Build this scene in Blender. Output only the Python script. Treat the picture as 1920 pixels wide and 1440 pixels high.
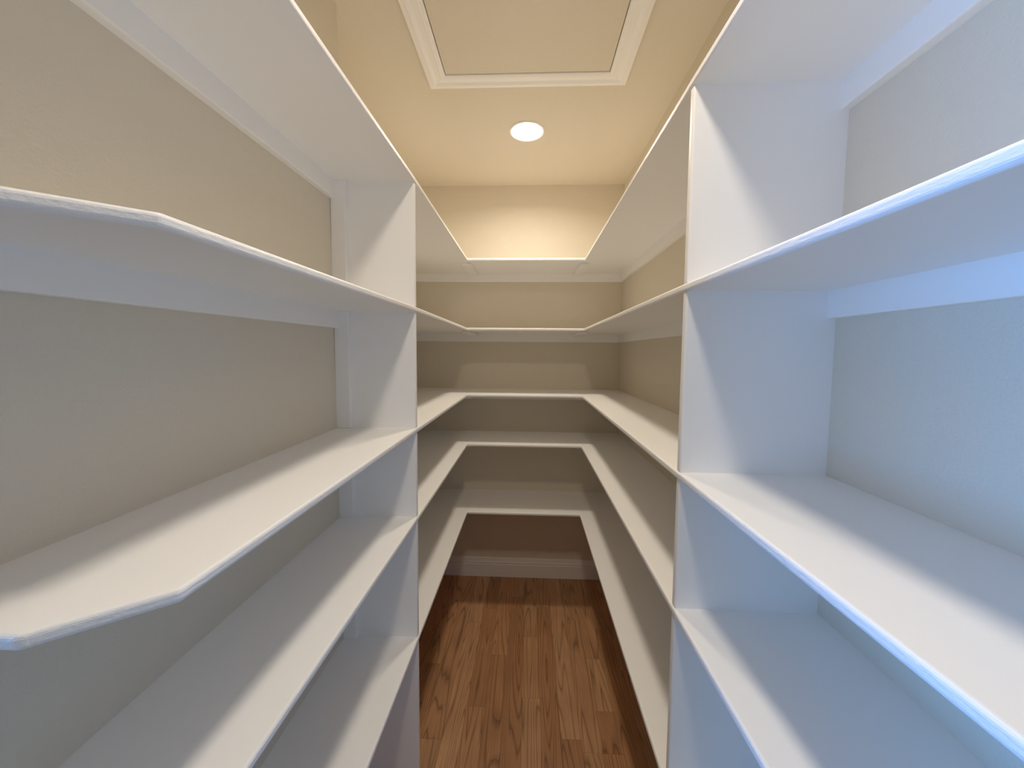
import bpy, bmesh, math, random
from mathutils import Vector, Matrix

random.seed(7)
sc = bpy.context.scene
for o in list(bpy.data.objects):
    bpy.data.objects.remove(o, do_unlink=True)
C = sc.collection

# ------------------------------------------------------------------ camera
CAM_Z = 1.611
FPX = 715.0
PITCH, YAW, ROLL = -0.0658, 0.0408, -0.0084
cam_d = bpy.data.cameras.new('camera')
cam_d.sensor_fit = 'HORIZONTAL'
cam_d.sensor_width = 36.0
cam_d.lens = FPX / 1920.0 * 36.0
cam_d.shift_x = -1.78 / 1920.0
cam_d.shift_y = -11.47 / 1920.0
cam_d.clip_start = 0.02
cam_d.clip_end = 60
cam = bpy.data.objects.new('camera', cam_d)
C.objects.link(cam)
RM = (Matrix.Rotation(YAW, 3, 'Z') @ Matrix.Rotation(PITCH, 3, 'X') @ Matrix.Rotation(ROLL, 3, 'Y'))
cx, cy, cz = RM.col[0], RM.col[1], RM.col[2]
M = Matrix(((cx[0], cz[0], -cy[0], 0), (cx[1], cz[1], -cy[1], 0), (cx[2], cz[2], -cy[2], CAM_Z), (0, 0, 0, 1)))
cam.matrix_world = M
sc.camera = cam

# ------------------------------------------------------------------ light and exposure
LAMP_WATTS = (7.1, 7.0)      # beyond the hatch, over the entrance
LAMP_SPREAD = math.radians(158)
LENS_GLOW = 14.0
LAMP_COLOR = (1.0, 0.882, 0.73)
w = bpy.data.worlds.new('daylit_house')
sc.world = w
w.use_nodes = True
bg = w.node_tree.nodes['Background']
bg.inputs['Color'].default_value = (0.70, 0.84, 1.0, 1)
bg.inputs['Strength'].default_value = 0.3

win = bpy.data.lights.new('window_daylight', 'AREA')
win.shape = 'RECTANGLE'
win.size, win.size_y = 1.3, 1.5
win.color = (0.10, 0.40, 1.0)
win.energy = 132.0
wo = bpy.data.objects.new('window_daylight', win)
C.objects.link(wo)
wo.location = (-3.0, -0.55, 1.25)
wo.rotation_euler = (Vector((0.62, 0.25, 1.2)) - Vector(wo.location)).to_track_quat('-Z', 'Y').to_euler()

sc.view_settings.view_transform = 'Standard'
sc.view_settings.look = 'None'
sc.view_settings.gamma = 1.0
sc.view_settings.exposure = 0.0
sc.view_settings.use_curve_mapping = False
cy_ = sc.cycles
cy_.max_bounces = 16
cy_.diffuse_bounces = 12
cy_.glossy_bounces = 4
cy_.use_denoising = True
cy_.caustics_reflective = False
cy_.caustics_refractive = False

# ------------------------------------------------------------------ measures (metres)
XL, XR = -0.3668, 0.3206          # front edges of the left and right shelves
WL, WLF, WR = -0.6345, -0.815, 0.6254   # near left wall, far left wall, right wall
YB, YF = 2.656, 2.272             # back wall, front of the back shelves
YL, YR = 1.234, 0.811             # near faces of the two dividers
YJ = 1.298                        # where the left wall steps back
YN = -0.62                        # inner face of the front wall
H = 2.74
T = 0.0165                        # board thickness
PT = 0.0175                       # divider thickness
ZS = [2.1654, 1.7574, 1.3595, 1.0577, 0.6342]
SLOPE_L = 0.0079                  # the near left shelves sag a little to the front
CLEAT_H, CLEAT_T = 0.055, 0.019


def wl(z):
    """the near left wall leans in a little towards the floor"""
    return WL + 0.0092 * (2.1 - z)



# ------------------------------------------------------------------ materials
def new_mat(name):
    m = bpy.data.materials.new(name)
    m.use_nodes = True
    nt = m.node_tree
    b = nt.nodes['Principled BSDF']
    return m, nt, b


def add_bump(nt, b, scale, strength, dist, stretch=None, detail=3):
    tc = nt.nodes.new('ShaderNodeTexCoord')
    src = tc.outputs['Object']
    if stretch:
        mp = nt.nodes.new('ShaderNodeMapping')
        mp.inputs['Scale'].default_value = stretch
        nt.links.new(src, mp.inputs['Vector'])
        src = mp.outputs['Vector']
    n = nt.nodes.new('ShaderNodeTexNoise')
    n.inputs['Scale'].default_value = scale
    n.inputs['Detail'].default_value = detail
    nt.links.new(src, n.inputs['Vector'])
    bp = nt.nodes.new('ShaderNodeBump')
    bp.inputs['Strength'].default_value = strength
    bp.inputs['Distance'].default_value = dist
    nt.links.new(n.outputs['Fac'], bp.inputs['Height'])
    nt.links.new(bp.outputs['Normal'], b.inputs['Normal'])


def paint(name, col, rough, bump=None, spec=0.4):
    m, nt, b = new_mat(name)
    b.inputs['Base Color'].default_value = (*col, 1)
    b.inputs['Roughness'].default_value = rough
    b.inputs['Specular IOR Level'].default_value = spec
    if bump:
        add_bump(nt, b, *bump)
    return m


M_WHITE = paint('white_satin_paint', (0.90, 0.895, 0.885), 0.42, (45.0, 0.08, 0.002, (1.0, 0.22, 1.0)))
M_EDGE = paint('brushed_white_edge', (0.90, 0.895, 0.885), 0.40, (240.0, 0.35, 0.0022, (1.0, 0.30, 1.0)))
M_TRIM = paint('white_trim_paint', (0.88, 0.87, 0.855), 0.38)
M_WALL = paint('beige_wall_paint', (0.71, 0.655, 0.55), 0.75, (210.0, 0.5, 0.0024), 0.25)
M_CEIL = paint('beige_ceiling_paint', (0.71, 0.655, 0.55), 0.85, (170.0, 0.5, 0.0026), 0.2)
M_SUB = paint('subfloor', (0.10, 0.06, 0.035), 0.9)

M_LENS, nt, b = new_mat('lamp_diffuser')
nt.nodes.remove(b)
em = nt.nodes.new('ShaderNodeEmission')
em.inputs['Color'].default_value = (*LAMP_COLOR, 1)
em.inputs['Strength'].default_value = LENS_GLOW
nt.links.new(em.outputs[0], nt.nodes['Material Output'].inputs['Surface'])


def oak():
    m, nt, b = new_mat('stained_oak')
    N, L = nt.nodes.new, nt.links.new
    tc = N('ShaderNodeTexCoord')
    oi = N('ShaderNodeObjectInfo')
    # every plank samples another stretch of the grain
    off = N('ShaderNodeVectorMath'); off.operation = 'SCALE'
    off.inputs[0].default_value = (13.7, 41.3, 7.9)
    L(oi.outputs['Random'], off.inputs['Scale'])
    add = N('ShaderNodeVectorMath'); add.operation = 'ADD'
    L(tc.outputs['Object'], add.inputs[0]); L(off.outputs[0], add.inputs[1])
    # cathedral grain: contour lines of a long stretched noise
    mp = N('ShaderNodeMapping'); mp.inputs['Scale'].default_value = (1.0, 0.065, 1.0)
    L(add.outputs[0], mp.inputs['Vector'])
    n1 = N('ShaderNodeTexNoise'); n1.inputs['Scale'].default_value = 11.0; n1.inputs['Detail'].default_value = 1.6
    n1.inputs['Roughness'].default_value = 0.35; n1.inputs['Distortion'].default_value = 0.12
    L(mp.outputs[0], n1.inputs['Vector'])
    mul = N('ShaderNodeMath'); mul.operation = 'MULTIPLY'; mul.inputs[1].default_value = 17.0
    L(n1.outputs['Fac'], mul.inputs[0])
    fr = N('ShaderNodeMath'); fr.operation = 'FRACT'
    L(mul.outputs[0], fr.inputs[0])
    ring = N('ShaderNodeValToRGB')
    e = ring.color_ramp.elements
    e[0].position = 0.0; e[0].color = (0.47, 0.45, 0.43, 1)
    e[1].position = 0.22; e[1].color = (0.93, 0.93, 0.93, 1)
    x = e.new(0.8); x.color = (1, 1, 1, 1)
    x = e.new(1.0); x.color = (0.72, 0.71, 0.70, 1)
    L(fr.outputs[0], ring.inputs['Fac'])
    # fine open pores, long thin dashes
    mp2 = N('ShaderNodeMapping'); mp2.inputs['Scale'].default_value = (1.0, 0.022, 1.0)
    L(add.outputs[0], mp2.inputs['Vector'])
    n2 = N('ShaderNodeTexNoise'); n2.inputs['Scale'].default_value = 330.0; n2.inputs['Detail'].default_value = 2.0
    L(mp2.outputs[0], n2.inputs['Vector'])
    pore = N('ShaderNodeMapRange')
    pore.inputs['From Min'].default_value = 0.3; pore.inputs['From Max'].default_value = 0.7
    pore.inputs['To Min'].default_value = 0.86; pore.inputs['To Max'].default_value = 1.08
    L(n2.outputs['Fac'], pore.inputs['Value'])
    # large mottling
    n3 = N('ShaderNodeTexNoise'); n3.inputs['Scale'].default_value = 5.0
    L(add.outputs[0], n3.inputs['Vector'])
    mot = N('ShaderNodeMapRange')
    mot.inputs['From Min'].default_value = 0.3; mot.inputs['From Max'].default_value = 0.7
    mot.inputs['To Min'].default_value = 0.90; mot.inputs['To Max'].default_value = 1.08
    L(n3.outputs['Fac'], mot.inputs['Value'])
    # plank to plank colour
    base = N('ShaderNodeValToRGB')
    e = base.color_ramp.elements
    e[0].position = 0.0; e[0].color = (0.42, 0.215, 0.105, 1)
    e[1].position = 1.0; e[1].color = (0.60, 0.345, 0.18, 1)
    x = e.new(0.35); x.color = (0.53, 0.28, 0.135, 1)
    x = e.new(0.7); x.color = (0.50, 0.285, 0.15, 1)
    L(oi.outputs['Random'], base.inputs['Fac'])
    cur = base.outputs['Color']
    for s in (ring.outputs['Color'], pore.outputs[0], mot.outputs[0]):
        mx = N('ShaderNodeMix'); mx.data_type = 'RGBA'; mx.blend_type = 'MULTIPLY'
        mx.inputs['Factor'].default_value = 1.0
        L(cur, mx.inputs['A']); L(s, mx.inputs['B'])
        cur = mx.outputs['Result']
    L(cur, b.inputs['Base Color'])
    b.inputs['Roughness'].default_value = 0.42
    b.inputs['Specular IOR Level'].default_value = 0.35
    bp = N('ShaderNodeBump'); bp.inputs['Strength'].default_value = 0.15; bp.inputs['Distance'].default_value = 0.001
    L(ring.outputs['Color'], bp.inputs['Height'])
    L(bp.outputs['Normal'], b.inputs['Normal'])
    return m


M_OAK = oak()


# ------------------------------------------------------------------ helpers
def link(name, bm, mat, parent=None, loc=None):
    bmesh.ops.recalc_face_normals(bm, faces=bm.faces)
    me = bpy.data.meshes.new(name)
    if loc is not None:
        bmesh.ops.translate(bm, vec=-Vector(loc), verts=bm.verts)
    bm.to_mesh(me)
    bm.free()
    for m_ in (mat if isinstance(mat, tuple) else (mat,)):
        me.materials.append(m_)
    o = bpy.data.objects.new(name, me)
    C.objects.link(o)
    if loc is not None:
        o.location = loc
    if parent is not None:
        o.parent = parent
        bpy.context.view_layer.update()
        o.matrix_parent_inverse = parent.matrix_world.inverted()
    return o


def box_into(bm, x0, x1, y0, y1, z0, z1, bev=0.0, seg=2):
    r = bmesh.ops.create_cube(bm, size=1.0)
    vs = r['verts']
    for v in vs:
        v.co = Vector((x0 if v.co.x < 0 else x1, y0 if v.co.y < 0 else y1, z0 if v.co.z < 0 else z1))
    if bev > 0:
        es = list({e for v in vs for e in v.link_edges})
        bmesh.ops.bevel(bm, geom=es, offset=bev, segments=seg, profile=0.5, affect='EDGES', clamp_overlap=True)


def box(x0, x1, y0, y1, z0, z1, bev=0.0, seg=2):
    bm = bmesh.new()
    box_into(bm, x0, x1, y0, y1, z0, z1, bev, seg)
    return bm


def prism_into(bm, pts, z0, z1):
    lo = [bm.verts.new((x, y, z0)) for x, y in pts]
    hi = [bm.verts.new((x, y, z1)) for x, y in pts]
    n = len(pts)
    bm.faces.new(lo); bm.faces.new(hi)
    for i in range(n):
        j = (i + 1) % n
        bm.faces.new((lo[i], lo[j], hi[j], hi[i]))
    return lo, hi


def board(pts, ztop, round_sides, round_corners=(), r=0.0052, seg=4, slope=None):
    """a board cut to the outline pts; the listed sides get a rounded nosing"""
    bm = bmesh.new()
    lo, hi = prism_into(bm, pts, ztop - T, ztop)
    n = len(pts)
    es = []
    for i in round_sides:
        j = (i + 1) % n
        for ring in (lo, hi):
            es += [e for e in ring[i].link_edges if e.other_vert(ring[i]) is ring[j]]
    for i in round_corners:
        es += [e for e in lo[i].link_edges if e.other_vert(lo[i]) is hi[i]]
    bmesh.ops.recalc_face_normals(bm, faces=bm.faces)
    bmesh.ops.bevel(bm, geom=es, offset=r, segments=seg, profile=0.5, affect='EDGES', clamp_overlap=True)
    bm.normal_update()
    for f in bm.faces:
        f.material_index = 0 if abs(f.normal.z) > 0.97 else 1     # the nosing was painted by brush
    if slope:
        y_ref, k = slope
        for v in bm.verts:
            v.co.z -= k * (y_ref - v.co.y)
    return bm


def empty(name, loc, label, cat, group=None):
    o = bpy.data.objects.new(name, None)
    o.empty_display_size = 0.05
    C.objects.link(o)
    o.location = loc
    o['label'] = label
    o['category'] = cat
    if group:
        o['group'] = group
    bpy.context.view_layer.update()
    return o


def structure(name, bm, mat):
    o = link(name, bm, mat)
    o['kind'] = 'structure'
    return o


# ------------------------------------------------------------------ room shell
DY0, DY1, DH = -0.52, 0.245, 2.04         # doorway in the left wall, beside the photographer
bm = bmesh.new()          # left wall: door opening, near part, step, far part
prism_into(bm, [(WL, DY1), (WL, YJ), (WLF, YJ), (WLF, YB + 0.12), (WLF - 0.12, YB + 0.12), (WLF - 0.12, YJ - 0.12),
                (WL - 0.12, YJ - 0.12), (WL - 0.12, DY1)], 0, H)
box_into(bm, WL - 0.12, WL, YN - 0.12, DY0, 0, H)
box_into(bm, WL - 0.12, WL, DY0, DY1, DH, H)
for v in bm.verts:
    if abs(v.co.x - WL) < 1e-5:
        v.co.x = wl(v.co.z)
structure('wall_left', bm, M_WALL)
structure('wall_right', box(WR, WR + 0.12, YN - 0.12, YB + 0.12, 0, H), M_WALL)
structure('wall_back', box(WLF, WR, YB, YB + 0.12, 0, H), M_WALL)
structure('wall_front', box(WL, WR, YN - 0.12, YN, 0, H), M_WALL)

HX0, HX1, HY0, HY1 = -0.351, 0.312, 0.72, 1.609      # attic hatch opening
bm = bmesh.new()
X0, X1, Y0, Y1 = WLF - 0.12, WR + 0.12, YN - 0.12, YB + 0.12
box_into(bm, X0, HX0, Y0, Y1, H, H + 0.05)
box_into(bm, HX1, X1, Y0, Y1, H, H + 0.05)
box_into(bm, HX0, HX1, Y0, HY0, H, H + 0.05)
box_into(bm, HX0, HX1, HY1, Y1, H, H + 0.05)
box_into(bm, X0, X1, Y0, Y1, H + 0.05, H + 0.09)  # unseen backing slab, added to block world light and keep the hatch gap dark
structure('ceiling', bm, M_CEIL)

floor = structure('floor', box(X0 - 2.8, X1, Y0 - 1.5, Y1, -0.06, -0.012), M_SUB)

# oak strip planks, one object each
PW = 0.0835
ends = {                              # end joints read off the photograph, by row
    -6: [1.475], -5: [2.17], -4: [1.63, 2.30], -3: [1.93], -2: [1.18, 2.42], -1: [1.684, 2.07],
    0: [1.05, 2.33], 1: [1.50], 2: [1.45, 2.22], 3: [1.634, 1.93, 1.45], 4: [1.22, 2.15]}
row = -11
while True:
    xa = 0.0695 + PW * row
    xb = xa + PW
    if xa > WR:
        break
    if xb > WLF:
        a, c = max(xa, WLF), min(xb, WR)
        if row in ends:
            cuts = sorted(ends[row])
        else:
            cuts = [random.uniform(0.9, 1.3), random.uniform(1.8, 2.3)]
        y = YN
        seq = [random.uniform(0.15, 0.7)] + cuts + [YB]
        ylo = YN - 0.12
        xlim = WL if a < WL else a
        for y2 in seq:
            x_lo = a
            y_start = ylo
            if c <= WL and y_start < YJ:
                y_start = YJ
            if a < WL < c and y_start < YJ:      # row cut by the step in the wall
                x_lo = WL if y2 <= YJ else a
            if y2 - y_start > 0.02 and c - x_lo > 0.004:
                g = 0.0002
                bm = box(x_lo + g, c - g, y_start + g, y2 - g, -0.012, random.uniform(-0.0004, 0.0), 0.0005, 1)
                link('plank', bm, M_OAK, floor, loc=((x_lo + c) / 2, (y_start + y2) / 2, 0))
            ylo = y2
    row += 1


# baseboards
def baseboard(name, runs):
    """runs: (start xy, end xy, unit normal into the room)"""
    prof = [(0, 0), (0.0150, 0), (0.0150, 0.090), (0.0125, 0.0925), (0.0125, 0.0955), (0.0142, 0.098), (0.0142, 0.106),
            (0.0115, 0.114), (0.0095, 0.124), (0.0095, 0.130), (0.0075, 0.137), (0, 0.137)]
    bm = bmesh.new()
    for (x0, y0), (x1, y1), (nx, ny) in runs:
        A = [bm.verts.new((x0 + nx * d, y0 + ny * d, z)) for d, z in prof]
        B = [bm.verts.new((x1 + nx * d, y1 + ny * d, z)) for d, z in prof]
        bm.faces.new(A); bm.faces.new(B)
        for i in range(len(prof)):
            j = (i + 1) % len(prof)
            bm.faces.new((A[i], A[j], B[j], B[i]))
    return structure(name, bm, M_TRIM)


baseboard('baseboard_back', [((WLF, YB), (WR, YB), (0, -1))])
baseboard('baseboard_left', [((wl(0.1), DY1 + 0.06), (wl(0.1), YL - 0.02), (1, 0)), ((WLF, YJ), (WLF, YB - 0.015), (1, 0))])
baseboard('baseboard_right', [((WR, YN), (WR, YR), (-1, 0)), ((WR, YR + PT), (WR, YB - 0.015), (-1, 0))])

# door casing round the opening beside the camera
bm = bmesh.new()
box_into(bm, WL, WL + 0.014, DY0 - 0.055, DY0 + 0.008, 0, DH - 0.008, 0.003)
box_into(bm, WL, WL + 0.014, DY1 - 0.008, DY1 + 0.055, 0, DH - 0.008, 0.003)
box_into(bm, WL, WL + 0.014, DY0 - 0.055, DY1 + 0.055, DH - 0.008, DH + 0.055, 0.003)
structure('trim_1', bm, M_TRIM)

# ------------------------------------------------------------------ shelves
ORD = ['topmost', 'second from the top', 'middle', 'second from the bottom', 'lowest']
YEND_R = YN + 0.02
JL, JR = YL + PT / 2, YR + PT / 2          # boards meet over the middle of the dividers
CLIP = [(-0.374, 0.382), (-0.459, 0.309)]  # clipped front corner of the near left shelves


def cleat(parent, x0, x1, y0, y1, zb, free, slope=None):
    """a strip screwed to the wall; the free lower edge (its axis and value) is eased"""
    bm = box(x0, x1, y0, y1, zb - CLEAT_H, zb)
    ax, val = free
    es = [e for e in bm.edges if all(abs(v.co[ax] - val) < 1e-6 and v.co.z < zb - 0.01 for v in e.verts)]
    bmesh.ops.bevel(bm, geom=es, offset=0.003, segments=2, profile=0.5, affect='EDGES', clamp_overlap=True)
    if slope:
        for v in bm.verts:
            v.co.z -= slope[1] * (slope[0] - v.co.y)
    return link('wall_cleat', bm, M_WHITE, parent)


for i, z in enumerate(ZS):
    zb = z - T
    # near left
    t = empty('shelf', (WL, 0.8, z), 'clipped-corner white shelf board of the near left bay, %s' % ORD[i],
              'shelf', 'shelf boards of the near left bay')
    sl = (YL, SLOPE_L)
    pts = [(XL, JL), (CLIP[0]), (CLIP[1]), (wl(z), 0.309), (wl(z), JL)]
    link('board', board(pts, z, (0, 1, 2), (1, 2), slope=sl), (M_WHITE, M_EDGE), t)
    cleat(t, wl(z), wl(z) + CLEAT_T, 0.315, YL - 0.019, zb, (0, wl(z) + CLEAT_T), sl)
    # far left
    t = empty('shelf', (WLF, 1.9, z), 'white shelf board behind the left divider, %s' % ORD[i],
              'shelf', 'shelf boards of the far left bay')
    pts = [(XL, JL), (WL, JL), (WL, YJ), (WLF, YJ), (WLF, YB), (XL, YB), (XL, YF)]
    link('board', board(pts, z, (6,)), (M_WHITE, M_EDGE), t)
    cleat(t, WLF, WLF + CLEAT_T, YJ, YB - CLEAT_T, zb, (0, WLF + CLEAT_T))
    cleat(t, WLF, XL, YB - CLEAT_T, YB, zb, (1, YB - CLEAT_T))
    # back
    t = empty('shelf', ((XL + XR) / 2, YB, z), 'white shelf board spanning the back wall, %s' % ORD[i],
              'shelf', 'shelf boards across the back wall')
    pts = [(XL, YF), (XR, YF), (XR, YB), (XL, YB)]
    link('board', board(pts, z, (0,)), (M_WHITE, M_EDGE), t)
    cleat(t, XL, XR, YB - CLEAT_T, YB, zb, (1, YB - CLEAT_T))
    if i < 4:
        for xb in (-0.378, 0.326):
            link('corner_batten', box(xb - 0.027, xb + 0.027, YF + 0.048, YB - CLEAT_T, zb - 0.0155, zb, 0.004, 2), M_WHITE, t)
    # far right
    t = empty('shelf', (WR, 1.7, z), 'white shelf board behind the right divider, %s' % ORD[i],
              'shelf', 'shelf boards of the far right bay')
    pts = [(XR, JR), (WR, JR), (WR, YB), (XR, YB), (XR, YF)]
    link('board', board(pts, z, (4,)), (M_WHITE, M_EDGE), t)
    cleat(t, WR - CLEAT_T, WR, YR + PT, YB - CLEAT_T, zb, (0, WR - CLEAT_T))
    cleat(t, XR, WR, YB - CLEAT_T, YB, zb, (1, YB - CLEAT_T))
    # near right
    t = empty('shelf', (WR, 0.4, z), 'white shelf board in the near right bay, %s' % ORD[i],
              'shelf', 'shelf boards of the near right bay')
    pts = [(XR, JR), (XR + 0.0126 * (YR - YEND_R), YEND_R), (WR, YEND_R), (WR, JR)]
    link('board', board(pts, z, (0,)), (M_WHITE, M_EDGE), t)
    cleat(t, WR - CLEAT_T, WR, YEND_R, YR, zb, (0, WR - CLEAT_T))


# ------------------------------------------------------------------ dividers
def divider_panel(x_front, x_wall, y0, z0, z1, parent):
    """one upright board between two shelves, rounded along its front edge"""
    s = 1 if x_wall > x_front else -1
    xf = x_front + s * 0.003
    bm = bmesh.new()
    xa, xb = min(xf, x_wall), max(xf, x_wall)
    box_into(bm, xa, xb, y0, y0 + PT, z0, z1)
    es = []
    for e in bm.edges:
        if all(abs(v.co.x - xf) < 1e-6 for v in e.verts):
            es.append(e)
    bmesh.ops.bevel(bm, geom=es, offset=0.0045, segments=4, profile=0.5, affect='EDGES', clamp_overlap=True)
    return link('panel', bm, M_WHITE, parent)


dl = empty('divider', (WL, YL, 0), 'white upright divider on the left, wall batten on its near face, between shelf bays', 'divider', 'shelf dividers')
dr = empty('divider', (WR, YR, 0), 'white upright divider on the right, nearer the camera, partly lit blue', 'divider', 'shelf dividers')
bounds = [(ZS[k + 1] if k < 4 else 0.0, ZS[k] - T) for k in range(5)]
for z0, z1 in bounds:
    xw = wl((z0 + z1) / 2)
    divider_panel(XL, xw, YL, z0, z1, dl)
    link('wall_batten', box(xw, xw + 0.047, YL - 0.019, YL, z0, z1, 0.002, 2), M_WHITE, dl)
    divider_panel(XR, WR, YR, z0, z1, dr)

# ------------------------------------------------------------------ attic hatch
h = empty('attic_hatch', ((HX0 + HX1) / 2, (HY0 + HY1) / 2, H), 'beige attic hatch with mitred white moulding in the ceiling', 'hatch')
g = 0.003
link('hatch_panel', box(HX0 + g, HX1 - g, HY0 + g, HY1 - g, H - 0.0085, H + 0.022), M_CEIL, h)
CW = 0.078
prof = [(0.0, 0.0), (0.0, 0.011), (0.003, 0.0135), (0.011, 0.016), (0.018, 0.0165), (0.020, 0.0145), (0.042, 0.0105), (0.046, 0.0125),
        (0.053, 0.0165), (0.058, 0.0165), (0.060, 0.0125), (0.070, 0.0115), (CW, 0.010), (CW, 0.0)]
inner = [(HX0, HY0), (HX1, HY0), (HX1, HY1), (HX0, HY1)]
outd = [(-1, -1), (1, -1), (1, 1), (-1, 1)]
for k in range(4):
    j = (k + 1) % 4
    bm = bmesh.new()
    A = [bm.verts.new((inner[k][0] + outd[k][0] * d, inner[k][1] + outd[k][1] * d, H - t_)) for d, t_ in prof]
    B = [bm.verts.new((inner[j][0] + outd[j][0] * d, inner[j][1] + outd[j][1] * d, H - t_)) for d, t_ in prof]
    bm.faces.new(A); bm.faces.new(B)
    for q in range(len(prof)):
        p = (q + 1) % len(prof)
        bm.faces.new((A[q], A[p], B[p], B[q]))
    link('moulding', bm, M_TRIM, h)


# ------------------------------------------------------------------ ceiling light
def lathe(prof, cx_, cy2, seg=64, close=False):
    bm = bmesh.new()
    rings = []
    for r, z in prof:
        if r < 1e-6:
            rings.append([bm.verts.new((cx_, cy2, z))])
        else:
            rings.append([bm.verts.new((cx_ + r * math.cos(2 * math.pi * a / seg), cy2 + r * math.sin(2 * math.pi * a / seg), z)) for a in range(seg)])
    prs = list(zip(rings[:-1], rings[1:]))
    if close:
        prs.append((rings[-1], rings[0]))
    for A, B in prs:
        for a in range(seg):
            c = (a + 1) % seg
            if len(A) == 1 and len(B) == 1:
                continue
            if len(B) == 1:
                bm.faces.new((A[a], A[c], B[0]))
            elif len(A) == 1:
                bm.faces.new((A[0], B[a], B[c]))
            else:
                bm.faces.new((A[a], A[c], B[c], B[a]))
    for f in bm.faces:
        f.smooth = True
    return bm


def downlight(lx, ly, watts, label):
    t = empty('ceiling_light', (lx, ly, H), label, 'light', 'ceiling downlights')
    link('trim_ring', lathe([(0.0905, H), (0.0900, H - 0.003), (0.086, H - 0.0055), (0.081, H - 0.0045), (0.079, H - 0.001), (0.079, H)],
                            lx, ly, close=True), M_TRIM, t)
    link('diffuser', lathe([(0.0788, H - 0.001), (0.070, H - 0.0028), (0.045, H - 0.0042), (0.0, H - 0.005)], lx, ly), M_LENS, t)
    ld = bpy.data.lights.new('downlight_beam', 'AREA')
    ld.shape = 'DISK'
    ld.size = 0.150
    ld.spread = LAMP_SPREAD
    ld.color = LAMP_COLOR
    ld.energy = watts
    lo = bpy.data.objects.new('downlight_beam', ld)
    C.objects.link(lo)
    lo.location = (lx, ly, H - 0.0062)


downlight(-0.0215, 2.027, LAMP_WATTS[0], 'round flush ceiling downlight, lit warm white, beyond the attic hatch')
downlight(0.010, 0.42, LAMP_WATTS[1], 'round flush ceiling downlight over the pantry entrance, nearer than the hatch')
